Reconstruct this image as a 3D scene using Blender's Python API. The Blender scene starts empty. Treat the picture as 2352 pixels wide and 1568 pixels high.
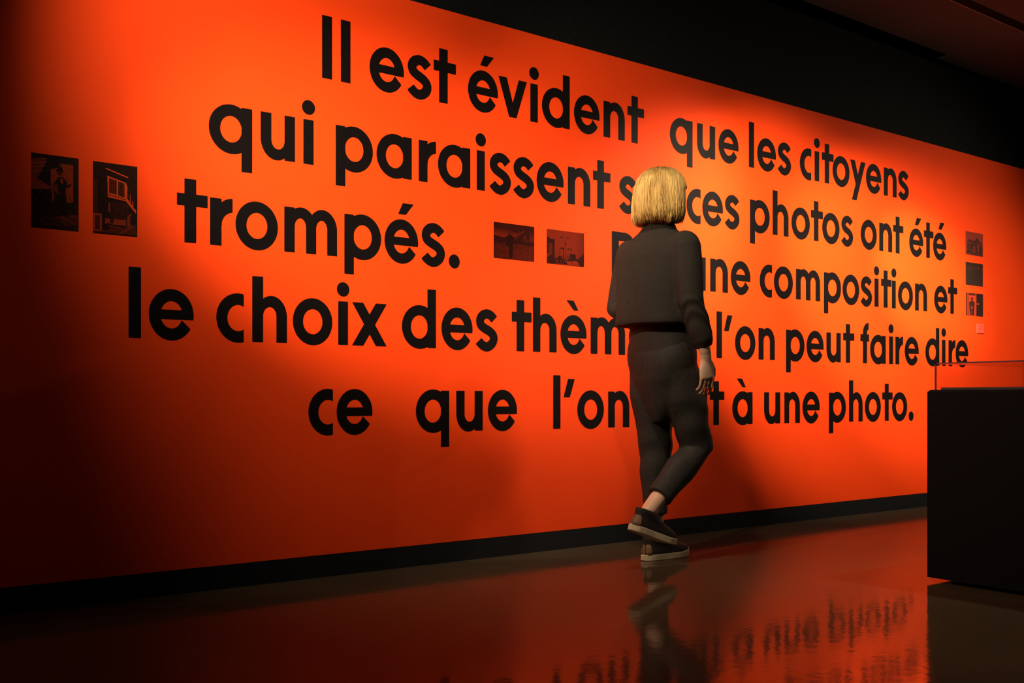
import bpy, bmesh, math, random
import numpy as np
from mathutils import Vector, Matrix

SC = bpy.context.scene
COL = SC.collection
# ------------------------------------------------------------------ camera
IW, IH = 2352.0, 1568.0
FPX = 2287.0                      # focal length in pixels of the 2352 px frame
DIST = 3.5830                     # camera to lettered wall (wall face is y = 0)
CAMH = 0.705
YAW = math.radians(53.387)        # angle between the view direction and the wall
cam_d = bpy.data.cameras.new('camera')
cam = bpy.data.objects.new('camera', cam_d)
COL.objects.link(cam)
cam_d.sensor_width = 36.0
cam_d.lens = FPX / IW * 36.0
cam_d.shift_y = (913.0 - IH / 2) / IW
cam_d.clip_start = 0.05
cam.location = (0, -DIST, CAMH)
cam.rotation_euler = (math.pi / 2, 0, YAW - math.pi / 2)
SC.camera = cam
# ------------------------------------------------------------------ world, exposure
wd = bpy.data.worlds.new('world')
SC.world = wd
wd.use_nodes = True
wd.node_tree.nodes['Background'].inputs[0].default_value = (1.0, 0.85, 0.7, 1)
wd.node_tree.nodes['Background'].inputs[1].default_value = 0.0
SC.view_settings.view_transform = 'Standard'
SC.view_settings.look = 'None'
SC.view_settings.exposure = 0.0
SC.view_settings.gamma = 1.0
SC.view_settings.use_curve_mapping = False
# ------------------------------------------------------------------ lamps
# museum spotlights under the ceiling plus two added fill lights: (x, y, z), aim, relative power, cone degrees, blend
LAMPS = [
    ((-1.50, -2.39, 2.30), (2.16, 0.0, 1.43), 39.32, 23, 1.00),
    ((2.12, -1.12, 2.78), (4.75, 0.0, 0.20), 2.15, 94, 1.00),
    ((4.08, -1.86, 2.31), (5.98, 0.0, 1.47), 24.63, 22, 0.95),
    ((7.10, -1.82, 2.54), (5.40, 0.0, 0.27), 1.88, 124, 0.91),
    ((0.48, -1.15, 2.31), (3.40, 0.0, 1.68), 3.77, 123, 0.95),
    ((4.60, -1.09, 2.80), (3.56, 0.0, 1.40), 10.20, 42, 1.00),
    ((3.20, -1.49, 2.30), (5.80, 0.0, 1.30), 26.04, 39, 0.94),
    ((2.48, -2.00, 2.63), (4.69, 0.0, 1.30), 27.22, 39, 0.93),
    ((2.20, -1.15, 2.70), (2.20, 0.0, 0.55), 0.75, 46, 1.00),  # added weak fill that brightens the lower wall, not a museum fixture
    ((-0.50, -1.60, 2.70), (0.60, 0.0, 0.50), 0.20, 72, 1.00),  # added faint wide fill to lift the dark far left wall
    ((4.18, -2.20, 2.78), (3.35, -2.15, 0.00), 2.60, 62, 1.00),
]
LAMPK = 45.9
LAMPCOL = (1.0, 0.80, 0.56)
for i, (p, a, w, cone, bl) in enumerate(LAMPS):
    ld = bpy.data.lights.new('spot_light', 'SPOT')
    ld.energy = w * LAMPK
    ld.color = LAMPCOL
    ld.spot_size = math.radians(cone)
    ld.spot_blend = bl
    ld.shadow_soft_size = 0.15 if i == 5 else 0.05
    lo = bpy.data.objects.new('spot_light', ld)
    COL.objects.link(lo)
    lo.location = p
    lo.rotation_euler = (Vector(a) - Vector(p)).to_track_quat('-Z', 'Y').to_euler()

# ================================================================== helpers
random.seed(4)
RNG = np.random.RandomState(7)


def new_mat(name, col, rough=0.5, spec=0.5, metal=0.0):
    m = bpy.data.materials.new(name)
    m.use_nodes = True
    b = m.node_tree.nodes['Principled BSDF']
    b.inputs['Base Color'].default_value = (*col, 1)
    b.inputs['Roughness'].default_value = rough
    b.inputs['Specular IOR Level'].default_value = spec
    b.inputs['Metallic'].default_value = metal
    return m


def nodes(m):
    nt = m.node_tree
    return nt, nt.nodes, nt.links, nt.nodes['Principled BSDF']


def add_noise(m, c1, c2, scale=20, detail=4, bump=0.0, bscale=None, stretch=(1, 1, 1), dist=0.01):
    nt, N, L, b = nodes(m)
    tc = N.new('ShaderNodeTexCoord')
    mp = N.new('ShaderNodeMapping')
    mp.inputs['Scale'].default_value = stretch
    L.new(tc.outputs['Object'], mp.inputs['Vector'])
    n = N.new('ShaderNodeTexNoise')
    n.inputs['Scale'].default_value = scale
    n.inputs['Detail'].default_value = detail
    L.new(mp.outputs['Vector'], n.inputs['Vector'])
    r = N.new('ShaderNodeValToRGB')
    r.color_ramp.elements[0].position = 0.3
    r.color_ramp.elements[1].position = 0.7
    r.color_ramp.elements[0].color = (*c1, 1)
    r.color_ramp.elements[1].color = (*c2, 1)
    L.new(n.outputs['Fac'], r.inputs['Fac'])
    L.new(r.outputs['Color'], b.inputs['Base Color'])
    if bump:
        n2 = N.new('ShaderNodeTexNoise')
        n2.inputs['Scale'].default_value = bscale or scale * 3
        n2.inputs['Detail'].default_value = 3
        L.new(mp.outputs['Vector'], n2.inputs['Vector'])
        bp = N.new('ShaderNodeBump')
        bp.inputs['Strength'].default_value = bump
        bp.inputs['Distance'].default_value = dist
        L.new(n2.outputs['Fac'], bp.inputs['Height'])
        L.new(bp.outputs['Normal'], b.inputs['Normal'])
    return m


def tag(o, label=None, cat=None, group=None, kind=None):
    if label: o['label'] = label
    if cat: o['category'] = cat
    if group: o['group'] = group
    if kind: o['kind'] = kind
    return o


def link(name, me, parent=None, mat=None, smooth=False):
    if mat is not None and not me.materials:
        me.materials.append(mat)
    o = bpy.data.objects.new(name, me)
    COL.objects.link(o)
    if parent is not None:
        o.parent = parent
    if smooth:
        me.polygons.foreach_set('use_smooth', [True] * len(me.polygons))
    return o


def empty(name, loc=(0, 0, 0), rz=0.0):
    o = bpy.data.objects.new(name, None)
    o.empty_display_size = 0.1
    COL.objects.link(o)
    o.location = loc
    o.rotation_euler = (0, 0, rz)
    return o


class MB:
    def __init__(s):
        s.v, s.f = [], []

    def box(s, x0, x1, y0, y1, z0, z1):
        k = len(s.v)
        s.v += [(x0, y0, z0), (x1, y0, z0), (x1, y1, z0), (x0, y1, z0),
                (x0, y0, z1), (x1, y0, z1), (x1, y1, z1), (x0, y1, z1)]
        s.f += [tuple(k + i for i in q) for q in
                ((0, 3, 2, 1), (4, 5, 6, 7), (0, 1, 5, 4), (1, 2, 6, 5), (2, 3, 7, 6), (3, 0, 4, 7))]
        return s

    def loft(s, rings, cap=True):
        """rings: list of equal-length point lists"""
        k = len(s.v)
        n = len(rings[0])
        for r in rings:
            s.v += [tuple(p) for p in r]
        for i in range(len(rings) - 1):
            for j in range(n):
                a, b = k + i * n + j, k + i * n + (j + 1) % n
                s.f.append((a, b, b + n, a + n))
        if cap:
            s.f.append(tuple(k + j for j in reversed(range(n))))
            s.f.append(tuple(k + (len(rings) - 1) * n + j for j in range(n)))
        return s

    def cyl(s, p0, p1, r0, r1=None, n=24):
        r1 = r0 if r1 is None else r1
        p0, p1 = Vector(p0), Vector(p1)
        d = (p1 - p0).normalized()
        u = d.orthogonal().normalized()
        w = d.cross(u)
        ring = lambda p, r: [p + u * (r * math.cos(t)) + w * (r * math.sin(t))
                             for t in [2 * math.pi * j / n for j in range(n)]]
        return s.loft([ring(p0, r0), ring(p1, r1)])

    def limb(s, pts, n=20, ref=(0, 1, 0), roundcap=True):
        """pts: (point, ra, rb); ra along the direction closest to ref, rb across"""
        P = [Vector(p[0]) for p in pts]
        rings = []
        ref = Vector(ref)
        m = len(P)
        for i in range(m):
            d = (P[min(i + 1, m - 1)] - P[max(i - 1, 0)]).normalized()
            u = (ref - d * ref.dot(d)).normalized()
            w = d.cross(u).normalized()
            ra, rb = pts[i][1], pts[i][2] if len(pts[i]) > 2 else pts[i][1]
            mk = lambda c, q: [c + u * (ra * q * math.cos(t)) + w * (rb * q * math.sin(t))
                               for t in [2 * math.pi * j / n for j in range(n)]]
            if roundcap and i == 0:
                for q in (0.25, 0.6, 0.87):
                    h = math.sqrt(1 - q * q) * min(ra, rb)
                    rings.append(mk(P[i] - d * h, q))
            rings.append(mk(P[i], 1))
            if roundcap and i == m - 1:
                for q in (0.87, 0.6, 0.25):
                    h = math.sqrt(1 - q * q) * min(ra, rb)
                    rings.append(mk(P[i] + d * h, q))
        return s.loft(rings)

    def ball(s, c, rx, ry=None, rz=None, rot=None, n=20, m=12):
        ry = rx if ry is None else ry
        rz = rx if rz is None else rz
        rings = []
        R = rot or Matrix.Identity(3)
        for i in range(m + 1):
            t = math.pi * (i + 0.02 if i == 0 else i - 0.02 if i == m else i) / m
            rings.append([Vector(c) + R @ Vector((rx * math.sin(t) * math.cos(p), ry * math.sin(t) * math.sin(p), -rz * math.cos(t)))
                          for p in [2 * math.pi * j / n for j in range(n)]])
        return s.loft(rings)

    def mesh(s, name):
        me = bpy.data.meshes.new(name)
        me.from_pydata([tuple(p) for p in s.v], [], s.f)
        bm = bmesh.new()
        bm.from_mesh(me)
        bmesh.ops.recalc_face_normals(bm, faces=bm.faces)
        bm.to_mesh(me)
        bm.free()
        me.update()
        return me

    def build(s, name, mat, parent=None, smooth=False, bevel=0.0, seg=2, bevel_above=None):
        me = s.mesh(name)
        if bevel:
            bm = bmesh.new()
            bm.from_mesh(me)
            bmesh.ops.bevel(bm, geom=[e_ for e_ in bm.edges if bevel_above is None or min(v_.co.z for v_ in e_.verts) > bevel_above], offset=bevel, segments=seg, affect='EDGES', profile=0.5)
            bm.to_mesh(me)
            bm.free()
        return link(name, me, parent, mat, smooth)

    def fused(s, name, mat, parent, voxel, smooth_iter=4, sfac=0.5, disp=None):
        """union of overlapping closed shapes as ONE continuous surface"""
        o = link('raw', s.mesh('raw'))
        md = o.modifiers.new('r', 'REMESH')
        md.mode = 'VOXEL'
        md.voxel_size = voxel
        sm = o.modifiers.new('s', 'SMOOTH')
        sm.iterations = smooth_iter
        sm.factor = sfac
        dg = bpy.context.evaluated_depsgraph_get()
        me = bpy.data.meshes.new_from_object(o.evaluated_get(dg))
        me.name = name
        bpy.data.objects.remove(o)
        if disp:
            n = len(me.vertices)
            co = np.empty(n * 3); me.vertices.foreach_get('co', co)
            no = np.empty(n * 3); me.vertices.foreach_get('normal', no)
            co = co.reshape(-1, 3); no = no.reshape(-1, 3)
            co = co + no * disp(co)[:, None]
            me.vertices.foreach_set('co', co.ravel())
            me.update()
        me.materials.clear()
        return link(name, me, parent, mat, True)


def ell(c, a, b, n=40, p=2.0, bump=None):
    """horizontal superellipse ring: a along x (depth), b along y (width)"""
    out = []
    for j in range(n):
        t = 2 * math.pi * j / n
        ct, st = math.cos(t), math.sin(t)
        k = (abs(ct) ** p + abs(st) ** p) ** (-1 / p)
        if bump: k *= bump(t)
        out.append(Vector((c[0] + a * k * ct, c[1] + b * k * st, c[2])))
    return out


# ================================================================== materials
ORANGE = (0.86, 0.055, 0.0042)
M_orange = new_mat('orange_paint', ORANGE, 0.75, 0.12)
add_noise(M_orange, (0.84, 0.0535, 0.0041), (0.88, 0.0565, 0.0043), 6, 5, 0.05, 350, dist=0.001)
M_black = new_mat('black_paint', (0.004, 0.004, 0.005), 0.85, 0.12)
add_noise(M_black, (0.003, 0.0032, 0.004), (0.005, 0.005, 0.006), 40, 5, 0.1, 200, dist=0.002)
M_base = new_mat('baseboard_black', (0.008, 0.009, 0.012), 0.5, 0.25)
M_dark = new_mat('dark_room', (0.03, 0.028, 0.028), 0.8, 0.2)
M_ceil = new_mat('ceiling_paint', (0.20, 0.17, 0.15), 0.85, 0.2)
add_noise(M_ceil, (0.050, 0.060, 0.064), (0.068, 0.080, 0.082), 1.5, 5)
M_vinyl = new_mat('black_vinyl', (0.0045, 0.0030, 0.0034), 0.6, 0.07)
M_floor = new_mat('polished_concrete', (0.07, 0.05, 0.03), 0.12, 0.42)
nt, N, L, b = nodes(M_floor)
tc = N.new('ShaderNodeTexCoord')
n1 = N.new('ShaderNodeTexNoise'); n1.inputs['Scale'].default_value = 1.3; n1.inputs['Detail'].default_value = 7
n2 = N.new('ShaderNodeTexNoise'); n2.inputs['Scale'].default_value = 90; n2.inputs['Detail'].default_value = 4
L.new(tc.outputs['Object'], n1.inputs['Vector']); L.new(tc.outputs['Object'], n2.inputs['Vector'])
mx = N.new('ShaderNodeMath'); mx.operation = 'MULTIPLY_ADD'
L.new(n2.outputs['Fac'], mx.inputs[0]); mx.inputs[1].default_value = 0.35
L.new(n1.outputs['Fac'], mx.inputs[2])
r = N.new('ShaderNodeValToRGB')
r.color_ramp.elements[0].position = 0.45; r.color_ramp.elements[0].color = (0.032, 0.021, 0.011, 1)
r.color_ramp.elements[1].position = 0.9; r.color_ramp.elements[1].color = (0.060, 0.042, 0.023, 1)
L.new(mx.outputs[0], r.inputs['Fac']); L.new(r.outputs['Color'], b.inputs['Base Color'])
rr = N.new('ShaderNodeMapRange')
rr.inputs['From Min'].default_value = 0.3; rr.inputs['From Max'].default_value = 0.7
rr.inputs['To Min'].default_value = 0.06; rr.inputs['To Max'].default_value = 0.11
L.new(n1.outputs['Fac'], rr.inputs['Value']); L.new(rr.outputs['Result'], b.inputs['Roughness'])
n3 = N.new('ShaderNodeTexNoise'); n3.inputs['Scale'].default_value = 22; n3.inputs['Detail'].default_value = 3
L.new(tc.outputs['Object'], n3.inputs['Vector'])
bp = N.new('ShaderNodeBump'); bp.inputs['Strength'].default_value = 0.10; bp.inputs['Distance'].default_value = 0.004
L.new(n3.outputs['Fac'], bp.inputs['Height']); L.new(bp.outputs['Normal'], b.inputs['Normal'])

# worn sealer: part of the slab stays matt
df = N.new('ShaderNodeBsdfDiffuse'); df.inputs['Color'].default_value = (0.060, 0.045, 0.029, 1)
wm = N.new('ShaderNodeMapRange')
wm.inputs['From Min'].default_value = 0.3; wm.inputs['From Max'].default_value = 0.7
wm.inputs['To Min'].default_value = 0.22; wm.inputs['To Max'].default_value = 0.34
L.new(n1.outputs['Fac'], wm.inputs['Value'])
ms = N.new('ShaderNodeMixShader')
L.new(wm.outputs['Result'], ms.inputs['Fac']); L.new(b.outputs['BSDF'], ms.inputs[1]); L.new(df.outputs['BSDF'], ms.inputs[2])
L.new(ms.outputs['Shader'], N['Material Output'].inputs['Surface'])

# ================================================================== room shell
X0, X1, Y0, ZC = -3.5, 11.0, -7.0, 2.93
TOPZ, BASEZ, BLKZ = 2.360, 0.088, 2.900


def struct(o):
    o['kind'] = 'structure'
    return o


struct(MB().box(X0, X1, Y0, 0.2, -0.1, 0.0).build('floor', M_floor))
struct(MB().box(X0, X1, 0.0, 0.2, BASEZ, TOPZ).build('wall_back', M_orange))
struct(MB().box(X0, X1, 0.0, 0.2, TOPZ, BLKZ).build('trim_1', M_black))
bb = MB()
joints = [X0, 1.20, 4.18, 4.43, 6.8, X1]
for i in range(len(joints) - 1):
    bb.box(joints[i] + (0.0012 if i else 0), joints[i + 1] - 0.0012, -0.001, 0.19, 0.0, BASEZ - 0.0015)
struct(bb.build('baseboard_back', M_base))
XJ = 6.14                                        # where the ceiling board steps towards the wall
ce = MB().box(X0, XJ, Y0, -0.077, ZC, 2.934).box(XJ, X1, Y0, -0.003, ZC, 2.934)
ce.box(X0, X1, Y0, 0.2, 3.10, 3.2)
struct(ce.build('ceiling', M_ceil))
struct(MB().box(X0 - 0.2, X0, Y0, 0.2, -0.1, 3.2).build('wall_left', M_dark))
struct(MB().box(X1, X1 + 0.2, Y0, 0.2, -0.1, 3.2).build('wall_right', M_dark))
struct(MB().box(X0, X1, Y0 - 0.2, Y0, -0.1, 3.2).build('wall_front', M_dark))

# ================================================================== lettering
XH, ASC, DESC, ST = 0.173, 0.247, -0.066, 0.042
U_ = np.minimum      # union of signed distances (inside < 0)
I_ = np.maximum      # intersection


def rect(x0, x1, z0, z1):
    return lambda x, z: I_(I_(x0 - x, x - x1), I_(z0 - z, z - z1))


def ellp(cx, cz, rx, rz):
    return lambda x, z: (np.sqrt(((x - cx) / rx) ** 2 + ((z - cz) / rz) ** 2 + 1e-9) - 1) * min(rx, rz)


def sub(a, b): return lambda x, z: I_(a(x, z), -b(x, z))
def uni(*fs):
    def g(x, z):
        r = fs[0](x, z)
        for f in fs[1:]: r = U_(r, f(x, z))
        return r
    return g
def inter(a, b): return lambda x, z: I_(a(x, z), b(x, z))
def move(f, dx, dz): return lambda x, z: f(x - dx, z - dz)
def rot180(f, cx, cz): return lambda x, z: f(2 * cx - x, 2 * cz - z)


def poly(*pts):
    """convex polygon"""
    P = np.array(pts)
    if np.sum(P[:, 0] * np.roll(P[:, 1], -1) - np.roll(P[:, 0], -1) * P[:, 1]) < 0: P = P[::-1]

    def g(x, z):
        r = np.full(x.shape, -1e9)
        for i in range(len(P)):
            a, b = P[i], P[(i + 1) % len(P)]
            e = (b - a) / np.hypot(*(b - a))
            r = I_(r, (x - a[0]) * e[1] - (z - a[1]) * e[0])
        return r
    return g


def stroke(pts, hw):
    P = np.array(pts, float)
    Q = []
    for i in range(len(P) - 1):        # Catmull-Rom through the points
        p0, p1, p2, p3 = P[max(i - 1, 0)], P[i], P[i + 1], P[min(i + 2, len(P) - 1)]
        for t in np.linspace(0, 1, 8, endpoint=False):
            Q.append(0.5 * (2 * p1 + (p2 - p0) * t + (2 * p0 - 5 * p1 + 4 * p2 - p3) * t ** 2 + (3 * p1 - p0 - 3 * p2 + p3) * t ** 3))
    Q.append(P[-1])
    Q = np.array(Q)

    def g(x, z):
        best = np.full(x.shape, 1e9)
        idx = np.zeros(x.shape, int)
        for i in range(len(Q) - 1):
            a, b = Q[i], Q[i + 1]
            d = b - a
            l2 = max(d @ d, 1e-12)
            t = ((x - a[0]) * d[0] + (z - a[1]) * d[1]) / l2
            tc_ = np.clip(t, 0, 1)
            dd = np.hypot(x - a[0] - tc_ * d[0], z - a[1] - tc_ * d[1]) - hw
            idx = np.where(dd < best, i, idx)
            best = U_(best, dd)
        for end, inner, near in ((Q[0], Q[4], idx < 10), (Q[-1], Q[-5], idx > len(Q) - 12)):     # square terminals
            d = (end - inner) / np.hypot(*(end - inner))
            best = np.where(near, I_(best, (x - end[0]) * d[0] + (z - end[1]) * d[1]), best)
        return best
    return g


CZ = 0.0865
ring_o = sub(ellp(.083, CZ, .083, .0915), ellp(.083, CZ, .0415, .0490))
bowl_l = sub(ellp(.085, CZ, .085, .0915), ellp(.0835, CZ, .0415, .0490))
clipr = rect(-1, .165, -1, 1)


def stemmed(z0, z1):                  # bowl at left, stem at right (a, d, q)
    return inter(uni(bowl_l, rect(.124, .165, z0, z1)), clipr)


def mirror(f, w): return lambda x, z: f(w - x, z)


def arch(x0, gap, w):                 # shoulder from a stem at x0 with counter width gap
    out = inter(ellp(x0 + w - .062, .098, .062, .0785), rect(x0 + .02, 1, .098, 1))
    legs = rect(x0 + w - .042, x0 + w, 0, .099)
    cnt = uni(inter(ellp(x0 + .042 + gap / 2, .100, gap / 2, .034), rect(-1, 1, .0995, 1)), rect(x0 + .042, x0 + .042 + gap, -1, .100))
    return sub(uni(out, legs), cnt)


n_ = uni(rect(0, .042, 0, XH), arch(0, .054, .138))
h_ = uni(rect(0, .042, 0, ASC), arch(0, .054, .138))
m_ = uni(rect(0, .042, 0, XH), sub(arch(0, .048, .132), rect(.132, 1, -1, 1)), arch(.090, .048, .132))
e_ring = sub(ellp(.0795, CZ, .0795, .0915), ellp(.0795, CZ, .0390, .0490))
e_cut = lambda x, z: I_(I_(.0795 - x, z - .0705), -(((x - .124) * .0250 + (z - .0605) * .0260) / .036))
e_ = uni(sub(e_ring, e_cut), inter(ellp(.0795, CZ, .0795, .0915), rect(.02, .17, .0705, .104)))


def s_pt(px, py):
    py = py - 0.095 * (px - 1947)
    return ((px - 1880) / 135 * .112, .178 - (py - 297) / 256 * .183)


s_ = stroke([s_pt(*p) for p in [(1995, 361), (1975, 337), (1948, 324), (1920, 332), (1904, 357), (1908, 388), (1930, 410), (1964, 432),
                               (1986, 455), (1992, 482), (1980, 510), (1953, 526), (1928, 521), (1907, 503), (1895, 487)]], .0205)
r_arm = sub(inter(ellp(.085, .080, .075, .0965), rect(.0215, .084, .075, 1)), ellp(.090, .079, .047, .047))
f_hook = sub(inter(ellp(.084, .185, .058, .062), rect(.0, .084, .185, 1)), ellp(.084, .185, .016, .021))
GL = {
    'I': rect(0, ST, 0, ASC), 'l': rect(0, ST, 0, ASC),
    'i': uni(rect(0, ST, 0, XH), ellp(.021, .221, .0270, .0285)),
    'o': ring_o, 'e': e_, 's': s_, 'n': n_, 'h': h_, 'm': m_,
    'u': rot180(uni(rect(0, .042, 0, XH), arch(0, .054, .138)), .069, CZ),
    'd': stemmed(0, ASC), 'a': stemmed(0, XH), 'q': stemmed(DESC, XH),
    'p': mirror(stemmed(DESC, XH), .165),
    'c': inter(ring_o, rect(-1, .104, -1, 1)),
    't': uni(rect(.027, .069, 0, .230), rect(0, .111, .132, .176)),
    'r': uni(rect(0, .042, 0, XH), r_arm),
    'v': uni(poly((0, XH), (.045, XH), (.099, 0), (.059, 0)), poly((.113, XH), (.158, XH), (.099, 0), (.059, 0))),
    'y': uni(poly((.108, XH), (.154, XH), (.062, DESC), (.016, DESC)), poly((0, XH), (.046, XH), (.099, .03), (.0545, .03))),
    'x': uni(poly((0, XH), (.0495, XH), (.157, 0), (.1075, 0)), poly((.1075, XH), (.157, XH), (.0495, 0), (0, 0))),
    'f': uni(rect(.026, .068, 0, .186), f_hook, rect(0, .088, .132, .176)),
    'P': uni(rect(0, .045, 0, ASC), sub(inter(uni(ellp(.083, .1705, .075, .0765), rect(.0, .083, .094, .247)), rect(0, 1, 0, 1)),
                                     uni(ellp(.083, .1705, .033, .034), rect(.045, .083, .1365, .2045)))),
    "'": poly((0, .146), (.0365, .145), (.067, .230), (.027, .231)),
    '.': ellp(.0275, .0255, .0275, .0300),
    'acute': poly((.064, .199), (.100, .199), (.137, .246), (.086, .246)),
    'grave': poly((.036, .246), (.079, .246), (.109, .200), (.081, .200)),
}
THICK = 0.0012


def glyph_mesh(name, fn, step=0.002):
    xs = np.arange(-.0105, .245, step)
    zs = np.arange(-.0795, .262, step)
    X, Z = np.meshgrid(xs, zs, indexing='ij')
    F = fn(X, Z)
    F = np.where(np.abs(F) < 1e-7, 1e-7, F)
    verts, faces, key = [], [], {}

    def vid(k, p):
        if k not in key:
            key[k] = len(verts)
            verts.append((p[0], -THICK, p[1]))
        return key[k]

    side = []
    nx, nz = F.shape
    ins = F < 0
    for j in range(nz - 1):
        run = None
        for i in range(nx - 1):
            c = (ins[i, j], ins[i + 1, j], ins[i + 1, j + 1], ins[i, j + 1])
            if all(c):
                if run is None: run = i
                continue
            if run is not None:
                faces.append([vid((q, j + dj, 0), (xs[q], zs[j + dj])) for q, dj in ((run, 0), (i, 0), (i, 1), (run, 1))])
                run = None
            if not any(c): continue
            cs = [(i, j), (i + 1, j), (i + 1, j + 1), (i, j + 1)]
            loop, cut = [], []
            for k in range(4):
                a, b_ = cs[k], cs[(k + 1) % 4]
                if ins[a]: loop.append(vid((a[0], a[1], 0), (xs[a[0]], zs[a[1]])))
                if ins[a] != ins[b_]:
                    lo, hi = (a, b_) if a < b_ else (b_, a)
                    t = F[lo] / (F[lo] - F[hi])
                    p = (xs[lo[0]] + t * (xs[hi[0]] - xs[lo[0]]), zs[lo[1]] + t * (zs[hi[1]] - zs[lo[1]]))
                    v = vid((lo, hi), p)
                    loop.append(v)
                    cut.append((v, bool(ins[a])))
            if len(loop) >= 3: faces.append(loop)
            if len(cut) == 2:
                (v0, in0), (v1, _) = cut
                side.append((v0, v1) if in0 else (v1, v0))
        if run is not None:
            faces.append([vid((q, j + dj, 0), (xs[q], zs[j + dj])) for q, dj in ((run, 0), (nx - 1, 0), (nx - 1, 1), (run, 1))])
    base = {}

    def bk(v):
        if v not in base:
            base[v] = len(verts)
            verts.append((verts[v][0], 0.0, verts[v][2]))
        return base[v]
    for a, b_ in side:
        faces.append([b_, a, bk(a), bk(b_)])
    me = bpy.data.meshes.new(name)
    me.from_pydata(verts, [], faces)
    me.materials.append(M_vinyl)
    me.update()
    return me


GM = {k: glyph_mesh('letter' if k not in ('acute', 'grave') else 'accent', f) for k, f in GL.items()}
PLAIN = {'é': ('e', 'acute'), 'è': ('e', 'grave'), 'à': ('a', 'grave')}
BASEL = [1.961, 1.613, 1.265, 0.915, 0.562]
WORDS = [
    (0, 'Il', [1.733, 1.814], 'opening the top line'),
    (0, 'est', [1.943, 2.123, 2.249], 'on the top line'),
    (0, 'évident', [2.424, 2.587, 2.766, 2.833, 3.025, 3.211, 3.368], 'on the top line'),
    (0, 'que', [3.662, 3.861, 4.025], 'on the top line before "les"'),
    (0, 'les', [4.269, 4.338, 4.516], 'on the top line'),
    (0, 'citoyens', [4.709, 4.845, 4.913, 5.015, 5.189, 5.349, 5.536, 5.695], 'ending the top line'),
    (1, 'qui', [1.281, 1.480, 1.654], 'opening the second line'),
    (1, 'paraissent', [1.792, 1.975, 2.175, 2.270, 2.470, 2.541, 2.672, 2.802, 2.988, 3.144], 'on the second line'),
    (1, 'sur', [3.316, 3.452, 3.625], 'half hidden behind the blond head'),
    (1, 'ces', [3.783, 3.901, 4.078], 'just right of the blond head'),
    (1, 'photos', [4.278, 4.469, 4.634, 4.811, 4.916, 5.103], 'on the second line'),
    (1, 'ont', [5.294, 5.487, 5.637], 'on the second line'),
    (1, 'été', [5.815, 5.983, 6.091], 'ending the second line'),
    (2, 'trompés.', [1.165, 1.286, 1.382, 1.575, 1.830, 2.012, 2.191, 2.325], 'opening the third line'),
    (2, 'Par', [3.265, 3.425, 3.625], 'mostly hidden behind the dark jacket'),
    (2, 'une', [3.788, 3.961, 4.122], 'on the third line before "composition"'),
    (2, 'composition', [4.359, 4.480, 4.674, 4.932, 5.112, 5.297, 5.437, 5.507, 5.623, 5.690, 5.881], 'on the third line'),
    (2, 'et', [6.104, 6.273], 'ending the third line beside three small photographs'),
    (3, 'le', [.997, 1.066], 'opening the fourth line'),
    (3, 'choix', [1.309, 1.447, 1.610, 1.803, 1.864], 'on the fourth line'),
    (3, 'des', [2.094, 2.288, 2.468], 'on the fourth line'),
    (3, 'thèmes', [2.661, 2.781, 2.943, 3.129, 3.378, 3.558], 'running behind the walking person'),
    (3, "l'on", [4.010, 4.068, 4.156, 4.349], 'on the fourth line before "peut"'),
    (3, 'peut', [4.586, 4.770, 4.956, 5.118], 'on the fourth line'),
    (3, 'faire', [5.291, 5.391, 5.592, 5.661, 5.764], 'on the fourth line'),
    (3, 'dire', [6.000, 6.197, 6.277, 6.365], 'ending the fourth line above the glass case'),
    (4, 'ce', [1.675, 1.796], 'opening the bottom line'),
    (4, 'que', [2.161, 2.363, 2.530], 'on the bottom line after "ce"'),
    (4, "l'on", [2.900, 2.962, 3.046, 3.241], 'on the bottom line left of the person'),
    (4, 'veut', [3.452, 3.615, 3.799, 3.959], 'behind the person\'s legs and hand'),
    (4, 'à', [4.134], 'on the bottom line'),
    (4, 'une', [4.396, 4.571, 4.733], 'on the bottom line before "photo"'),
    (4, 'photo.', [4.980, 5.176, 5.337, 5.519, 5.625, 5.808], 'ending the bottom line'),
]
for li, txt, xs_, where in WORDS:
    e = empty('wall_word', (xs_[0], 0, BASEL[li]))
    tag(e, 'black word "%s" %s of the orange wall text' % (txt, where) if 'line' in where and 'beside' not in where and 'above' not in where and 'left' not in where
        else 'black word "%s" %s' % (txt, where), 'wall text', 'words of the wall text')
    for ch, x in zip(txt, xs_):
        g, acc = PLAIN.get(ch, (ch, None))
        nm = {'.': 'full_stop', "'": 'apostrophe'}.get(ch, 'letter')
        lo = link(nm, GM[g], e)
        lo.location = (x - xs_[0], 0, 0)
        if acc:
            ao = link('accent', GM[acc], lo)

# ================================================================== printed photographs on the wall
M_print = new_mat('photo_print', (0.05, 0.02, 0.01), 0.6, 0.05)
nt, N, L, b = nodes(M_print)
ca = N.new('ShaderNodeVertexColor'); ca.layer_name = 'ink'
L.new(ca.outputs['Color'], b.inputs['Base Color'])


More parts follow.
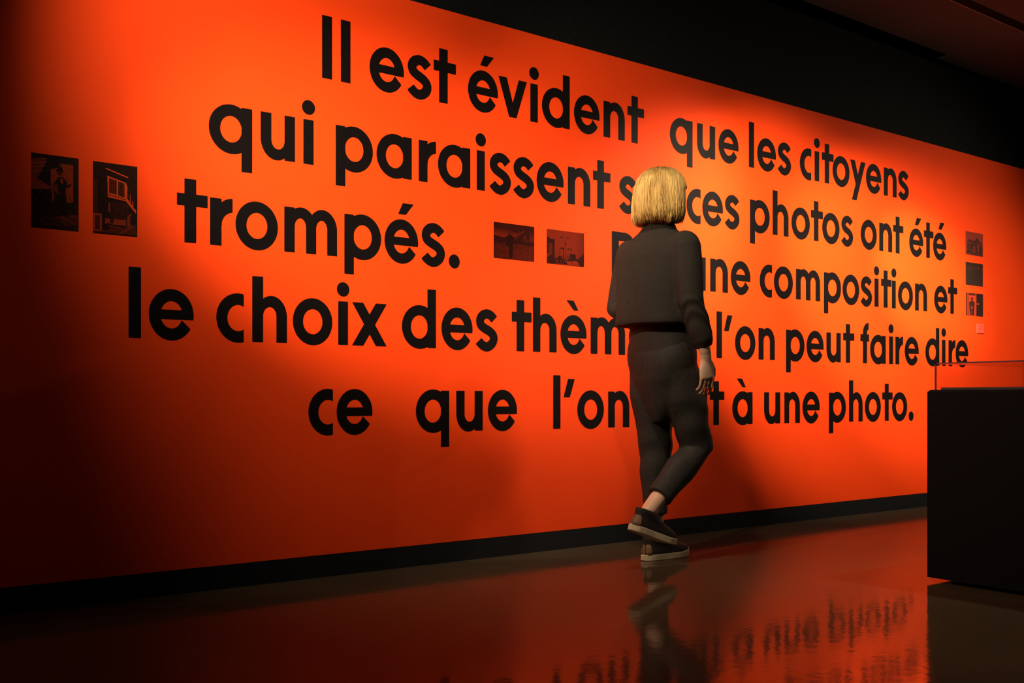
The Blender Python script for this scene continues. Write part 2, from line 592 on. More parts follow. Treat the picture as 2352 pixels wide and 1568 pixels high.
class Pic:
    def __init__(s, w, h, tone):
        s.w, s.h = w, h
        s.a = np.full((h, w), tone, float)
        s.V, s.U = np.meshgrid((np.arange(h) + .5) / h, (np.arange(w) + .5) / w, indexing='ij')

    def poly(s, tone, *pts, mix=1.0):
        P = np.array(pts, float)
        ins = np.zeros(s.a.shape, bool)
        for i in range(len(P)):
            (x0, y0), (x1, y1) = P[i], P[(i + 1) % len(P)]
            c = ((y0 > s.V) != (y1 > s.V))
            with np.errstate(divide='ignore', invalid='ignore'):
                xx = (x1 - x0) * (s.V - y0) / (y1 - y0 if y1 != y0 else 1e-9) + x0
            ins ^= c & (s.U < xx)
        s.a[ins] = s.a[ins] * (1 - mix) + tone * mix
        return s

    def rect(s, tone, u0, v0, u1, v1, mix=1.0):
        return s.poly(tone, (u0, v0), (u1, v0), (u1, v1), (u0, v1), mix=mix)

    def oval(s, tone, u, v, ru, rv):
        s.a[((s.U - u) / ru) ** 2 + ((s.V - v) / rv) ** 2 < 1] = tone
        return s

    def line(s, tone, u0, v0, u1, v1, w):
        asp = s.h / s.w
        d = np.array([u1 - u0, (v1 - v0) * asp]); l2 = d @ d
        t = np.clip(((s.U - u0) * d[0] + (s.V - v0) * asp * d[1]) / l2, 0, 1)
        s.a[np.hypot(s.U - u0 - t * d[0], (s.V - v0) * asp - t * d[1]) < w] = tone
        return s

    def grain(s, amp, cells=None, region=None):
        if cells:
            g = RNG.rand(cells[1], cells[0])
            g = g[(s.V * cells[1]).astype(int), (s.U * cells[0]).astype(int)] - .5
        else:
            g = RNG.rand(s.h, s.w) - .5
        if region:
            u0, v0, u1, v1 = region
            g = g * ((s.U > u0) & (s.U < u1) & (s.V > v0) & (s.V < v1))
        s.a = s.a + g * amp
        return s


def photo(x0, x1, z0, z1, pic, label, gain=1.0, gamma=1.0, ink=(0.007, 0.0065, 0.0055), paper=(0.95, 0.085, 0.015)):
    w, h = pic.w, pic.h
    gx, gz = np.meshgrid(np.linspace(0, x1 - x0, w + 1), np.linspace(0, z1 - z0, h + 1), indexing='ij')
    T = 0.0015
    verts = [(gx[i, j], -T, gz[i, j]) for i in range(w + 1) for j in range(h + 1)]
    q = lambda i, j: i * (h + 1) + j
    faces = [(q(i, j), q(i + 1, j), q(i + 1, j + 1), q(i, j + 1)) for i in range(w) for j in range(h)]
    nf = len(faces)
    k = len(verts)
    W, H = x1 - x0, z1 - z0
    verts += [(0, -T, 0), (W, -T, 0), (W, -T, H), (0, -T, H), (0, 0, 0), (W, 0, 0), (W, 0, H), (0, 0, H)]
    faces += [(k, k + 4, k + 5, k + 1), (k + 1, k + 5, k + 6, k + 2), (k + 2, k + 6, k + 7, k + 3), (k + 3, k + 7, k + 4, k)]
    me = bpy.data.meshes.new('wall_photograph')
    me.from_pydata(verts, [], faces)
    a = np.clip(pic.a * gain, 0, 1) ** gamma
    cols = np.ones((len(faces), 4)) * 0.01
    t = np.array([a[h - 1 - j, i] for i in range(w) for j in range(h)])[:, None]
    cols[:nf, :3] = np.array(ink) * (1 - t) + np.array(paper) * t
    cols[:, 3] = 1
    at = me.color_attributes.new('ink', 'FLOAT_COLOR', 'CORNER')
    at.data.foreach_set('color', np.repeat(cols, 4, axis=0).ravel())
    o = link('wall_photograph', me, None, M_print)
    o.location = (x0, 0, z0)
    return tag(o, label, 'photograph', 'photographs printed on the orange wall')


# man in a hat standing before a pale doorway
p = Pic(144, 240, .04)
p.rect(.30, .40, .10, .88, .62).rect(.05, .52, .05, .62, .12)
p.poly(.22, (0, .10), (.32, .08), (.12, .34), (0, .40))
for v in (.06, .11, .16, .22): p.line(.32, .02, v + .03, .30, v, .012)
p.poly(.26, (0, .36), (.12, .34), (.40, .42), (.40, .46), (0, .49))
p.poly(.02, (.38, .0), (.60, .0), (.57, .16), (.38, .2))
p.poly(.03, (.13, .33), (.30, .14), (.38, .2), (.38, .43))
p.oval(.02, .595, .20, .085, .022).oval(.03, .60, .17, .05, .035).oval(.10, .595, .235, .045, .035)
p.poly(.03, (.47, .38), (.56, .29), (.66, .28), (.76, .35), (.72, .42), (.72, .56), (.48, .56), (.44, .44))
p.poly(.30, (.60, .30), (.67, .31), (.64, .37)).oval(.30, .64, .35, .03, .02)
p.line(.03, .70, .42, .82, .38, .025).line(.22, .44, .42, .55, .50, .03).poly(.20, (.38, .42), (.55, .38), (.56, .48), (.42, .5))
p.poly(.02, (.48, .55), (.74, .53), (.72, .78), (.56, .80), (.44, .7))
p.rect(.02, .0, .50, .44, .80).poly(.04, (.72, .66), (.95, .58), (1, .75), (.74, .74))
for k in range(26):
    u, v = RNG.rand() * .9, .80 + RNG.rand() * .16
    p.line(.03 + .16 * RNG.rand(), u, v, u + .16, v + .05, .008)
for k in range(40):
    u, v = RNG.rand() * .8, .45 + RNG.rand() * .36
    p.line(.02 + .10 * RNG.rand(), u, v, u + .05 * (RNG.rand() - .5), v + .05, .007)
p.poly(.16, (.50, .83), (.98, .77), (.98, .92), (.72, .95)).line(.02, .55, .85, .9, .93, .012).line(.02, .7, .81, .98, .87, .012)
p.oval(.10, .31, .9, .10, .05).oval(.02, .31, .9, .07, .035)
p.grain(.06).grain(.05, (24, 40))
photo(.686, .833, 1.268, 1.514, p, 'dark photograph of a standing figure in a hat, leftmost on the orange wall', gain=1.3, gamma=1.5)
# house with a lit balcony
p = Pic(144, 240, .025)
p.line(.55, .29, .08, .78, .17, .010)
p.poly(.42, (.32, .18), (.74, .25), (.97, .62), (.97, .67), (.74, .51), (.33, .48))
p.poly(.03, (.36, .21), (.53, .235), (.53, .435), (.36, .415)).poly(.03, (.56, .24), (.71, .265), (.71, .465), (.56, .44))
p.poly(.04, (.77, .31), (.83, .38), (.83, .52), (.77, .47)).poly(.04, (.85, .41), (.89, .47), (.89, .57), (.85, .54)).poly(.03, (.91, .50), (.96, .58), (.96, .63), (.91, .59))
for k in range(1, 4): p.line(.16, .36 + .042 * k, .22 + .006 * k, .36 + .042 * k, .41 + .006 * k, .005).line(.16, .56 + .038 * k, .25 + .006 * k, .56 + .038 * k, .44 + .006 * k, .005)
for k in range(1, 6): p.line(.14, .36, .21 + .035 * k, .53, .235 + .035 * k, .005).line(.14, .56, .24 + .035 * k, .71, .265 + .035 * k, .005)
p.line(.03, .33, .44, .74, .49, .008)
p.rect(.10, .02, .25, .10, .75, mix=.7).rect(.24, .0, .72, .20, .97).rect(.08, .05, .75, .15, .95).rect(.22, .35, .56, .385, .69)
p.rect(.05, .41, .54, .80, .80).rect(.22, .27, .78, .74, .86).rect(.03, .38, .78, .46, .84)
p.poly(.2, (.78, .72), (.86, .68), (.90, .86), (.76, .88)).oval(.03, .92, .78, .09, .10).oval(.03, .34, .88, .05, .04)
for k in range(4): p.line(.22 if k % 2 else .05, .38, .87 + .018 * k, .62, .88 + .018 * k, .009)
p.poly(.10, (.30, .94), (.98, .84), (.98, .98), (.05, .98)).line(.2, .6, .98, .9, .86, .012)
p.grain(.05).grain(.04, (30, 50))
photo(.879, 1.026, 1.268, 1.513, p, 'dark photograph of a house with a balcony, left of the word "trompés"', gain=1.6, gamma=1.5, ink=(0.009, 0.005, 0.004))
# figure with spread arms in a field, barn behind
p = Pic(184, 136, .06)
p.a = np.where(p.V < .55, .05 + .40 * np.clip((p.V - .14) / .3, 0, 1) * (1 - .75 * np.clip((p.U - .15) * 1.2 - (p.V - .12) * 1.3, 0, 1)), .14)
p.poly(.05, (0, .0), (1, 0), (1, .12), (.55, .24), (.3, .16), (0, .12))
p.rect(.03, 0, .40, 1, .56).poly(.03, (0, .36), (.15, .38), (.15, .44), (0, .44))
p.poly(.32, (.58, .30), (.76, .13), (.72, .22), (.60, .34)).poly(.04, (.58, .32), (.76, .18), (.80, .10), (.88, .22), (.88, .48), (.58, .46)).rect(.16, .73, .28, .80, .44)
p.rect(.22, .88, .30, 1, .46).rect(.12, .74, .42, 1, .47)
p.a = np.where(p.V > .56, .10 + .12 * p.V * p.U, p.a)
p.grain(.16, (46, 34), (0, .56, 1, 1)).grain(.05)
p.line(.01, .30, .40, .55, .38, .024).line(.25, .50, .36, .54, .41, .012).line(.3, .33, .41, .36, .39, .010)
p.poly(.01, (.28, .42), (.36, .32), (.46, .32), (.47, .60), (.46, .96), (.37, .96), (.36, .62), (.29, .64))
p.oval(.03, .385, .29, .03, .05).line(.30, .385, .22, .385, .30, .006).line(.2, .355, .66, .35, .88, .006)
photo(2.561, 2.787, 1.324, 1.483, p, 'dark red photograph of a figure before a barn, after the word "trompés."', ink=(0.010, 0.0012, 0.0006), paper=(.30, .018, .002))
# room with a desk
p = Pic(184, 132, .40)
p.a -= .22 * np.clip((p.U - .75) * 3, 0, 1) + .16 * np.clip((p.V - .5) * 1.2, 0, 1)
p.rect(.03, 0, .28, .20, .80).rect(.18, .04, .40, .14, .74).poly(.03, (0, .2), (.07, .26), (.07, .4), (0, .4)).oval(.03, .13, .35, .07, .05)
p.poly(.35, (0, .74), (.10, .70), (.05, .78), (0, .82)).poly(.04, (0, .82), (.06, .76), (.2, .8), (.2, 1), (0, 1))
for u in (.355, .41, .535, .60): p.rect(.06, u, .17, u + .022, .23)
for u, v in ((.34, .50), (.38, .50), (.55, .50), (.62, .50), (.54, .72), (.36, .76)): p.rect(.05, u, v, u + .035, v + .045)
p.oval(.04, .49, .38, .02, .04).line(.06, .47, .2, .47, .36, .005)
p.line(.10, .34, .52, .33, .80, .005).line(.10, .66, .52, .66, .72, .005).line(.08, .50, .4, .50, .82, .005)
p.poly(.02, (.41, .48), (.455, .48), (.44, .62), (.45, .84), (.42, .84), (.43, .62)).oval(.5, .432, .46, .022, .03).oval(.5, .45, .83, .02, .02)
p.rect(.03, .61, .66, .77, .80).poly(.04, (.56, .80), (.84, .78), (.88, .9), (.56, .9))
p.poly(.03, (.06, .84), (.32, .82), (.5, .82), (.56, .98), (.12, .98)).poly(.50, (.50, .90), (.80, .85), (.86, .98), (.57, .98)).rect(.02, .30, .76, .39, .86)
p.line(.04, .65, .88, .70, .97, .006).poly(.03, (.84, .8), (1, .6), (1, 1), (.88, 1))
for k in range(14):
    u = .05 + RNG.rand() * .45
    p.line(.5 * RNG.rand(), u, .84 + RNG.rand() * .1, u + .06, .85 + RNG.rand() * .1, .007)
p.grain(.05).grain(.03, (40, 30))
photo(2.862, 3.086, 1.324, 1.482, p, 'dark red photograph of a desk in a room, nearest the word "Par"', ink=(0.010, 0.0012, 0.0006), paper=(.34, .022, .003))
# three small ones
p = Pic(96, 96, .30)
p.grain(.12)
p.poly(.06, (.08, .42), (.2, .32), (.42, .36), (.55, .34), (.64, .18), (.74, .30), (.92, .40), (.98, .6), (.98, .98), (.06, .96))
for u in (.16, .30, .44, .60, .76): p.oval(.16, u, .45 + .05 * RNG.rand(), .04, .045)
p.rect(.20, .44, .58, .54, .88).rect(.20, .68, .50, .80, .80).grain(.14, (18, 18), (.05, .4, 1, 1))
photo(6.492, 6.714, 1.677, 1.834, p, 'small reddish photograph of a crowd, top of the three at right', ink=(0.022, 0.015, 0.014), paper=(.62, .06, .03))
p = Pic(96, 96, .015)
p.rect(.06, .0, .22, 1, .28, mix=.7).rect(.0, .0, .0, .22, .22).oval(.10, .72, .2, .05, .06).rect(.08, .18, .1, .26, .4, mix=.5).grain(.06).grain(.03, (16, 16))
photo(6.493, 6.714, 1.471, 1.626, p, 'nearly black photograph, middle of the three small ones at right', ink=(0.018, 0.015, 0.013), paper=(.62, .045, .012))
p = Pic(96, 96, .55)
p.rect(.04, .0, .0, .05, 1).rect(.35, .05, 0, .15, 1).rect(.06, .18, 0, .54, .1).line(.05, .17, 0, .17, 1, .012).line(.05, .57, 0, .57, 1, .01)
p.oval(.10, .34, .25, .08, .07).poly(.03, (.18, .42), (.30, .33), (.40, .33), (.50, .42), (.47, .98), (.22, .98)).poly(.45, (.32, .54), (.40, .70), (.28, .70)).rect(.3, .30, .78, .34, .95)
p.rect(.008, .60, 0, 1, 1).rect(.40, .62, .43, .77, .49).grain(.05)
photo(6.496, 6.716, 1.264, 1.419, p, 'photograph of a dark figure beside a black panel, lowest of the three at right', ink=(0.013, 0.010, 0.009), paper=(.80, .06, .012))
# pink caption card
M_card = new_mat('pink_card', (0.74, 0.085, 0.06), 0.6, 0.1)
cd = MB().box(0, .089, -.006, 0, 0, .064).build('caption_card', M_card, None, bevel=.0006, seg=1)
cd.location = (6.633, 0, 1.148)
tag(cd, 'small pink caption card on the orange wall below the photographs', 'caption card')
M_cardink = new_mat('card_ink', (0.55, 0.05, 0.05), 0.5, 0.3)
lines = MB()
for k in range(4):
    lines.box(.012, .075 - .012 * (k % 3), -.0064, -.0059, .050 - .008 * k, .0525 - .008 * k)
lines.build('printed_lines', M_cardink, cd)

# ================================================================== ceiling track
M_track = new_mat('track_black', (0.005, 0.005, 0.005), 0.85, 0.1)
M_rim = new_mat('track_rim', (0.25, 0.22, 0.20), 0.4, 0.5)
tr = empty('ceiling_track', (5.25, -0.61, ZC))
tag(tr, 'black lighting track with a pale edge set on the dark ceiling', 'lighting track')
MB().box(0, 5.0, -.030, .030, -.003, 0).build('channel', M_track, tr)
MB().box(.03, 5.0, .030, .035, -.005, 0).build('edge_strip', M_rim, tr)
MB().box(-.10, -.002, -.016, .030, -.006, 0).build('end_cap', M_track, tr, bevel=.001)

# ================================================================== display case
M_case = new_mat('case_black', (0.003, 0.0025, 0.0025), 0.7, 0.12)
add_noise(M_case, (0.002, 0.0016, 0.0016), (0.004, 0.0033, 0.0033), 60, 5)
M_deck = new_mat('case_deck', (0.10, 0.09, 0.08), 0.7, 0.3)
M_foot = new_mat('foot_metal', (0.25, 0.24, 0.23), 0.35, 0.5, 1.0)
M_glass = new_mat('vitrine_glass', (0.93, 0.90, 0.95), 0.0, 0.5)
g = M_glass.node_tree.nodes['Principled BSDF']
g.inputs['Transmission Weight'].default_value = 1.0
g.inputs['IOR'].default_value = 1.45
M_gedge = new_mat('glass_edge', (0.12, 0.05, 0.09), 0.25, 0.5)
CX, CY, CW, CL = 3.562, -1.464, 0.70, 1.35
dc = empty('display_case', (CX, CY, 0))
tag(dc, 'black museum display case with low glass cover at the right edge', 'display case')
MB().box(0, CW, -CL, 0, .0165, .735).build('cabinet', M_case, dc, bevel=.008, seg=1, bevel_above=.7)
for fx in (.05, CW - .05):
    for fy in (-.078, -CL + .078):
        MB().cyl((fx, fy, 0), (fx, fy, .004), .020).cyl((fx, fy, .004), (fx, fy, .0175), .011).build('foot', M_foot, dc)
MB().box(.030, CW - .030, -CL + .04, -.040, .735, .744).build('display_deck', M_deck, dc)
gx0, gx1, gy0, gy1, gz0, gz1, gt = .012, CW - .012, -CL + .024, -.024, .735, .8385, .005
gl = MB()
gl.box(gx0, gx0 + gt, gy0 + gt, gy1 - gt, gz0, gz1 - gt)
gl.box(gx1 - gt, gx1, gy0 + gt, gy1 - gt, gz0, gz1 - gt)
gl.box(gx0, gx1, gy1 - gt, gy1, gz0, gz1 - gt).box(gx0, gx1, gy0, gy0 + gt, gz0, gz1 - gt)
gl.box(gx0, gx1, gy0, gy1, gz1 - gt + .0002, gz1)
cover = gl.build('glass_cover', M_glass, dc)
ed = MB()
w_ = .0012
ed.box(gx0 - w_, gx0, gy0, gy1, gz1 - gt, gz1).box(gx0 - w_, gx0, gy1 - gt, gy1, gz0, gz1)
ed.box(gx0 - w_, gx0, gy0, gy0 + gt, gz0, gz1).box(gx1, gx1 + w_, gy0, gy1, gz1 - gt, gz1)
ed.box(gx0, gx1, gy1, gy1 + w_, gz1 - gt, gz1).box(gx0, gx1, gy0 - w_, gy0, gz1 - gt, gz1)
ed.build('glued_edge', M_gedge, cover)

# ================================================================== person
M_skin = new_mat('skin', (0.60, 0.36, 0.24), 0.5, 0.4)
add_noise(M_skin, (0.68, 0.42, 0.28), (0.76, 0.48, 0.33), 25, 4, 0.1, 180, dist=0.001)
g = M_skin.node_tree.nodes['Principled BSDF']
g.inputs['Subsurface Weight'].default_value = 0.12
g.inputs['Subsurface Radius'].default_value = (0.01, 0.004, 0.002)
M_jacket = new_mat('jacket_wool', (0.05, 0.042, 0.036), 0.85, 0.15)
add_noise(M_jacket, (0.023, 0.0195, 0.0165), (0.037, 0.031, 0.026), 140, 4, 0.35, 260, stretch=(1, 1, 2.2), dist=0.003)
M_pants = new_mat('trouser_cloth', (0.03, 0.027, 0.024), 0.7, 0.25)
add_noise(M_pants, (0.026, 0.023, 0.021), (0.036, 0.032, 0.028), 60, 4, 0.2, 160, dist=0.003)
M_hair = new_mat('blond_hair', (0.55, 0.36, 0.12), 0.45, 0.4)
add_noise(M_hair, (0.44, 0.26, 0.06), (0.86, 0.58, 0.19), 34, 5, 0.6, 70, stretch=(1, 1, .12), dist=0.008)
nt, N, L, b = nodes(M_hair)            # darker roots near the crown
old = b.inputs['Base Color'].links[0].from_socket
tc = N.new('ShaderNodeTexCoord'); sx = N.new('ShaderNodeSeparateXYZ'); mr = N.new('ShaderNodeMapRange')
L.new(tc.outputs['Object'], sx.inputs[0]); L.new(sx.outputs['Z'], mr.inputs['Value'])
mr.inputs['From Min'].default_value = 1.635; mr.inputs['From Max'].default_value = 1.690
mr.inputs['To Min'].default_value = 0.0; mr.inputs['To Max'].default_value = 0.8
mxc = N.new('ShaderNodeMix'); mxc.data_type = 'RGBA'
L.new(mr.outputs['Result'], mxc.inputs['Factor']); L.new(old, mxc.inputs['A'])
mxc.inputs['B'].default_value = (0.10, 0.055, 0.018, 1)
L.new(mxc.outputs['Result'], b.inputs['Base Color'])
M_shoe = new_mat('shoe_suede', (0.022, 0.016, 0.014), 0.8, 0.2)
M_heel = new_mat('shoe_heel_leather', (0.16, 0.085, 0.045), 0.6, 0.3)
M_sole = new_mat('cream_sole', (0.52, 0.42, 0.28), 0.6, 0.3)
M_lace = new_mat('shoe_lace', (0.20, 0.15, 0.10), 0.7, 0.3)
M_ring = new_mat('silver_ring', (0.85, 0.80, 0.70), 0.2, 0.5, 1.0)

PX, PY = 3.05, -0.53
pe = empty('person', (PX, PY, 0))
tag(pe, 'person with blond bob walking in dark jacket and trousers, seen from behind', 'person')
V = lambda x, y, z: Vector((x - PX, y - PY, z))
# joints (world metres): she walks along +x
hipL, kneeL, ankL = V(3.075, -.45, .86), V(3.10, -.462, .49), V(3.095, -.468, .10)
hipR, kneeR, ankR = V(3.075, -.61, .86), V(3.190, -.620, .490), V(2.915, -.612, .240)
shR, elR, wrR = V(3.035, -.700, 1.345), V(3.020, -.745, 1.105), V(3.085, -.765, .895)
shL, elL, wrL = V(3.045, -.360, 1.345), V(3.035, -.300, 1.11), V(3.215, -.345, .985)
# --- body: one continuous surface
B = MB()
hc = V(3.075, -.53, 1.575)
B.ball(hc + Vector((-.008, 0, .018)), .093, .074, .098)
B.ball(hc + Vector((.030, 0, -.035)), .062, .058, .078)
B.ball(hc + Vector((.055, 0, -.088)), .032, .034, .026)                    # chin
B.limb([(hc + Vector((.088, 0, .012)), .008, .010), (hc + Vector((.103, 0, -.022)), .013, .012)], n=10)   # nose
B.ball(hc + Vector((.084, 0, -.055)), .010, .022, .006).ball(hc + Vector((.082, 0, -.066)), .010, .019, .006)
B.ball(hc + Vector((.072, .030, .022)), .018, .024, .010).ball(hc + Vector((.072, -.030, .022)), .018, .024, .010)
for sy in (-1, 1):
    B.ball(hc + Vector((-.004, .076 * sy, -.008)), .018, .010, .031)
B.limb([(V(3.055, -.53, 1.36), .062, .060), (V(3.058, -.53, 1.43), .052, .054), (V(3.066, -.53, 1.51), .050, .054)])
B.loft([ell(V(3.06, -.53, z), a, b_, 24) for z, a, b_ in ((.80, .09, .13), (.90, .11, .155), (1.05, .09, .125), (1.20, .095, .135), (1.32, .09, .15), (1.375, .06, .12), (1.40, .04, .05))])
for s, e_, w in ((shR, elR, wrR), (shL, elL, wrL)):
    B.limb([(s, .048), (s.lerp(e_, .5), .041), (e_, .036), (e_.lerp(w, .35), .036), (e_.lerp(w, .8), .026), (w, .0215, .027)])
for h_p, k_p, a_p in ((hipL, kneeL, ankL), (hipR, kneeR, ankR)):
    B.limb([(h_p, .078), (h_p.lerp(k_p, .5), .066), (k_p, .050), (k_p.lerp(a_p, .3), .052), (k_p.lerp(a_p, .75), .036), (a_p, .033)])


def hand(w, fore, back, out, curl):
    """fore: wrist -> knuckles, back: normal of the back of the hand, out: towards the thumb"""
    fore, back = fore.normalized(), (back - fore * back.dot(fore)).normalized() if True else back
    fore = fore.normalized()
    back = (back - fore * back.dot(fore)).normalized()
    side = fore.cross(back)
    if side.dot(out) < 0: side = -side
    P = lambda f, s_, b_: w + fore * f + side * s_ + back * b_
    B.limb([(P(-.03, 0, 0), .023, .0195), (P(.010, 0, 0), .026, .0165), (P(.045, 0, .001), .034, .0145), (P(.078, 0, .002), .0355, .0115)], ref=side)
    tips = []
    for s_, L_, r_, c_ in ((.0272, .080, .0078, .75), (.0092, .088, .0081, .9), (-.0092, .083, .0078, 1.0), (-.0265, .066, .0069, 1.15)):
        c_ *= curl
        p = P(.082, s_, .002)
        pts = [(P(.060, s_ * .85, .002), r_ * 1.05), (p, r_ * 1.08)]
        ang = .22 * c_
        for q, dl in ((0, .46), (1, .30), (2, .24)):
            ang += .50 * c_ * (.5 if q == 0 else 1)
            p = p + (fore * math.cos(ang) - back * math.sin(ang)) * (L_ * dl)
            pts.append((p, r_ * (1 - .1 * (q + 1))))
        B.limb(pts, n=12, ref=side)
        tips.append(pts)
    t0 = P(.022, .024, -.006)
    t1, t2, t3 = P(.048, .044, -.016), P(.073, .050, -.024), P(.095, .047, -.030)
    B.limb([(t0, .014), (t1, .0115), (t2, .0095), (t3, .0075)], n=12, ref=back)
    return tips, fore, back, side


tipsR, fR, bR, sR = hand(wrR + Vector((.004, 0, -.028)), Vector((.10, .03, -1)), Vector((-.25, -1, 0)), Vector((1, -.2, 0)), 0.72)
hand(wrL + Vector((.012, 0, -.008)), Vector((.8, -.1, -.55)), Vector((.2, 1, .3)), Vector((.3, 0, 1)), 1.1)
B.fused('body', M_skin, pe, .0030, 3, .5)
M_eye = new_mat('eye_white', (0.7, 0.68, 0.64), 0.2, 0.5)
for sy in (-1, 1):
    MB().ball(hc + Vector((.075, .030 * sy, .005)), .011, .012, .008).build('eye', M_eye, pe, True)
# ring on the ring finger
k0, k1 = tipsR[2][1][0], tipsR[2][2][0]
ax = (k1 - k0).normalized()
rc = k0.lerp(k1, .45)
u = ax.orthogonal().normalized(); w_ = ax.cross(u)
rb = MB()
for q in range(28):
    t0, t1 = 2 * math.pi * q / 28, 2 * math.pi * (q + 1) / 28
    rb.cyl(rc + u * .0098 * math.cos(t0) + w_ * .0098 * math.sin(t0), rc + u * .0098 * math.cos(t1) + w_ * .0098 * math.sin(t1), .0014, n=8)
rb.build('ring', M_ring, pe, True)
# --- hair: a chin length bob
H = MB()
rings = []
for z, cxo, a, b_ in ((1.456, -.012, .062, .072), (1.452, -.014, .083, .094), (1.466, -.014, .098, .106), (1.50, -.012, .106, .111), (1.54, -.010, .110, .109), (1.58, -.008, .110, .104),
                      (1.62, -.006, .106, .096), (1.65, -.004, .093, .083), (1.673, -.002, .070, .063), (1.687, 0, .042, .038), (1.692, 0, .012, .012)):
    ph = z * 3
    rings.append(ell(V(3.075 + cxo - .006, -.53, z), a, b_, 96, bump=lambda t, ph=ph, z=z: (1 + .018 * math.sin(11 * t + ph) + .012 * math.sin(23 * t - ph * 2) + .008 * math.sin(41 * t + 3 * ph))
                     * (1 - (.30 * max(0, math.cos(t)) ** 2.2 if z < 1.60 else 0))))
H.loft(rings)


def hdisp(co):
    x, y, z = co[:, 0], co[:, 1], co[:, 2]
    t = np.arctan2(y, x - .02)
    w1 = np.sin(17 * t + 9 * z + 1.5 * np.sin(20 * z)) * .0032 + np.sin(31 * t - 22 * z + 2) * .0022 + np.sin(53 * t + 40 * z) * .0012
    w2 = .006 * np.sin(26 * z + 2.2 * np.sin(3 * t) + 1) * np.clip((1.62 - z) / .1, 0, 1)
    low = np.clip((1.49 - z) / .04, 0, 1)
    return (w1 + w2) * np.clip((1.70 - z) / .05, .2, 1) + low * .006 * np.sin(9 * t + 1)


hair = H.fused('hair', M_hair, pe, .004, 2, .5, hdisp)
PROF = np.array([(1.692, 0, .006, .006), (1.690, 0, .030, .028), (1.682, -.001, .055, .050), (1.668, -.002, .077, .069), (1.645, -.004, .096, .085), (1.615, -.006, .107, .097),
                 (1.58, -.008, .111, .105), (1.54, -.010, .112, .110), (1.50, -.012, .109, .113), (1.475, -.014, .104, .110), (1.455, -.014, .096, .104), (1.440, -.014, .088, .098)])
hs = random.Random(11)
SB = MB()
for k in range(1500):
    t0 = hs.uniform(0, 2 * math.pi)
    front = math.cos(t0) > .55
    off = hs.uniform(-.003, .0055)
    i0 = hs.choice((0, 0, 1, 1, 2, 3, 4, 5))
    i1 = 6.2 if front else hs.uniform(9.2, 10.9)
    drift, ph, wob = hs.uniform(-.18, .18), hs.uniform(0, 6.3), hs.uniform(.002, .007)
    r0 = hs.uniform(.0011, .0022)
    pts = []
    m = 11
    for j in range(m):
        u_ = i0 + (i1 - i0) * j / (m - 1)
        ii = min(int(u_), len(PROF) - 2)
        z, cxo, a_, b_ = PROF[ii] + (PROF[ii + 1] - PROF[ii]) * (u_ - ii)
        low = max(0, (1.60 - z) / .16)
        t = t0 + drift * j / m + .06 * low * math.sin(22 * z + ph)
        g_ = off + wob * low * math.sin(30 * z + ph) + .003
        front_in = 1 - (.30 * max(0, math.cos(t)) ** 2.2 if z < 1.60 else 0)
        pts.append((V(3.075 + cxo - .006 + (a_ + g_) * front_in * math.cos(t), -.53 + (b_ + g_) * front_in * math.sin(t), z), r0 * (1 - .75 * (j / (m - 1)) ** 3)))
    SB.limb([(p, r) for p, r in pts], n=5, ref=(.3, .2, .1), roundcap=False)
me_s = bpy.data.meshes.new('hair_strands')
me_s.from_pydata([tuple(p) for p in SB.v], [], SB.f)
link('hair_strands', me_s, hair, M_hair, True)
# --- jacket: short boxy, one surface with its sleeves
J = MB()
J.loft([ell(V(x, -.53, z), a, b_, 48, 2.3) for z, x, a, b_ in ((1.012, 3.040, .150, .185), (1.03, 3.040, .152, .187), (1.12, 3.040, .143, .186), (1.22, 3.040, .135, .190), (1.30, 3.042, .126, .192),
                                                           (1.345, 3.045, .112, .186), (1.38, 3.048, .092, .155), (1.405, 3.052, .075, .105), (1.425, 3.055, .066, .076), (1.448, 3.058, .062, .068))])
for s, e_, w in ((shR, elR, wrR), (shL, elL, wrL)):
    J.limb([(s + Vector((0, 0, -.008)), .066), (s.lerp(e_, .45), .062), (e_, .053), (e_.lerp(w, .3), .051), (e_.lerp(w, .7), .045), (e_.lerp(w, .80), .044), (e_.lerp(w, .84), .037), (e_.lerp(w, .90), .036), (e_.lerp(w, .92), .030)], ref=(0, 1, 0), roundcap=False)
    J.ball(s + Vector((0, 0, -.01)), .064)
    J.ball(e_, .055)


def jdisp(co):
    x, y, z = co[:, 0], co[:, 1], co[:, 2]
    d = .0030 * np.sin(17 * y + 5 * z + 1 + 2 * np.sin(6 * z)) * np.sin(8 * z + 5 * x + 1) + .0015 * np.sin(41 * y - 13 * z)
    arm = np.clip((np.abs(y) - .17) / .03, 0, 1)
    d += arm * np.clip((1.2 - z) / .1, 0, 1) * .0026 * np.sin(95 * z + 60 * x + 48 * y + 2.5 * np.sin(40 * x + 31 * z + 50 * y)) * np.clip((1.16 - z) / .08, 0.25, 1)
    return d


J.fused('jacket', M_jacket, pe, .0065, 5, .5, jdisp)
# --- trousers
T = MB()
T.loft([ell(V(3.072, -.53, z), a, b_, 40, 2.1) for z, a, b_ in ((.60, .045, .030), (.66, .070, .075), (.72, .090, .112), (.78, .108, .145), (.84, .120, .163), (.88, .124, .168), (.92, .122, .166), (.98, .112, .155), (1.045, .102, .146))])
T.limb([(hipL + Vector((0, 0, -.02)), .080, .095), (hipL.lerp(kneeL, .4), .085, .097), (kneeL, .068, .076), (kneeL.lerp(ankL, .4), .060, .066), (V(3.098, -.466, .245), .054, .058), (V(3.098, -.467, .195), .053, .056)], roundcap=False)
dR = (ankR - kneeR)
T.limb([(hipR + Vector((0, 0, -.02)), .080, .095), (hipR.lerp(kneeR, .4), .085, .095), (kneeR, .069, .076), (kneeR + dR * .35, .061, .067), (kneeR + dR * .62, .055, .058), (kneeR + dR * .80, .053, .056)], roundcap=False)


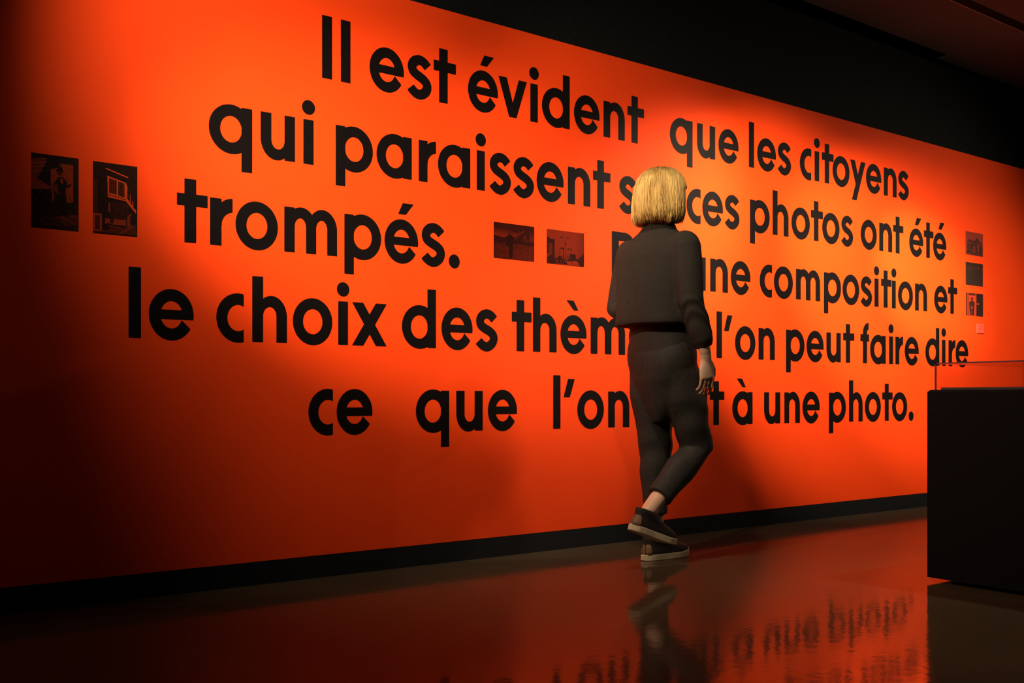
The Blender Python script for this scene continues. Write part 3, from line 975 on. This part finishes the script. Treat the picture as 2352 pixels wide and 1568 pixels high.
def tdisp(co):
    x, y, z = co[:, 0], co[:, 1], co[:, 2]
    return (.0020 * np.sin(38 * z + 16 * x + 9 * y + 2 * np.sin(9 * y + 12 * z)) * np.clip((.86 - z) / .12, 0, 1) + .0025 * np.sin(30 * x - 22 * z) * np.sin(21 * y + 8 * z))


T.fused('trousers', M_pants, pe, .006, 14, .5, tdisp)


# --- shoes
def make_shoe(ank, fwd, up, flip):
    """low sneaker; ank = point 0.09 above the sole, 0.065 in front of the heel end"""
    fwd = fwd.normalized(); up = (up - fwd * up.dot(fwd)).normalized(); side = up.cross(fwd)
    O = ank - up * .098 - fwd * .065
    e = lambda f, s_, h: O + fwd * f + side * s_ * flip + up * h
    prof = [(0.000, .022), (.015, .033), (.05, .037), (.10, .037), (.15, .043), (.19, .045), (.225, .038), (.245, .027), (.256, .012)]

    F = np.array(prof)
    tt = np.linspace(0, 1, len(F))
    q = .5 - .5 * np.cos(np.linspace(0, math.pi, 40))
    fine = []
    for k in q:                                         # smooth outline through the profile points
        w_ = np.exp(-((tt - k) / .075) ** 2)
        w_ /= w_.sum()
        fine.append((float(F[:, 0] @ w_), float(F[:, 1] @ w_)))
    fine[0] = (fine[0][0] - .012, .010); fine[-1] = (fine[-1][0] + .006, .008)
    outline = [(f, s_, k) for (f, s_), k in zip(fine, q)] + [(f, -s_ * .92, -k) for (f, s_), k in reversed(list(zip(fine, q)))]

    def ring(h, grow, blend=0.0, keep=None):
        out = []
        for f, s_, k in outline:
            if keep and not keep(k): continue
            f2, s2 = .128 + (f - .128) * grow, s_ * grow
            t = math.pi * abs(k)
            fe, se = .060 - .058 * math.cos(t), .036 * math.sin(t) * (1 if k >= 0 else -1)
            fr = max(0, (f2 - .18) / .08) ** 2
            out.append(e(f2 + (fe - f2) * blend, s2 + (se - s2) * blend, h + .012 * fr * (1 - blend)))
        return out
    so = MB().loft([ring(.0, .985), ring(.003, 1.01), ring(.022, 1.01), ring(.027, .995)]).build('sole', M_sole, pe, False)
    LV = ((.022, .965, 0), (.034, .965, 0), (.046, .945, .06), (.056, .92, .22), (.066, .92, .45), (.077, .92, .72), (.088, .92, .93), (.100, .92, 1))
    sh = MB().loft([ring(*l) for l in LV]).build('shoe', M_shoe, pe, True)
    rows = []
    for h, gr, bl in ((.024, .975, 0), (.040, .970, .03), (.056, .935, .22), (.070, .935, .52)):
        rr = lambda g_: ring(h, gr * g_, bl, lambda k: -.13 < k <= 0 and k != 0) + ring(h, gr * g_, bl, lambda k: 0 <= k < .13)
        rows.append(rr(1.03) + list(reversed(rr(.95))))
    hb = MB().loft(rows)
    hb.build('heel_counter', M_heel, sh, True)
    for k in range(4):
        f = .125 + .022 * k
        h = .068 - .0062 * k
        MB().limb([(e(f, -.022, h - .010), .0026), (e(f, 0, h + .002), .0026), (e(f, .022, h - .010), .0026)], n=8, ref=fwd).build('lace', M_lace, sh, True)
    so.parent = sh
    so.matrix_parent_inverse = Matrix.Identity(4)
    return sh


make_shoe(V(3.095, -.468, .098), Vector((1, -.02, 0)), Vector((0, 0, 1)), 1)
ft = Vector((.94, 0, -.34))
make_shoe(ankR + dR.normalized() * .01, ft, Vector((.34, 0, .94)), -1)
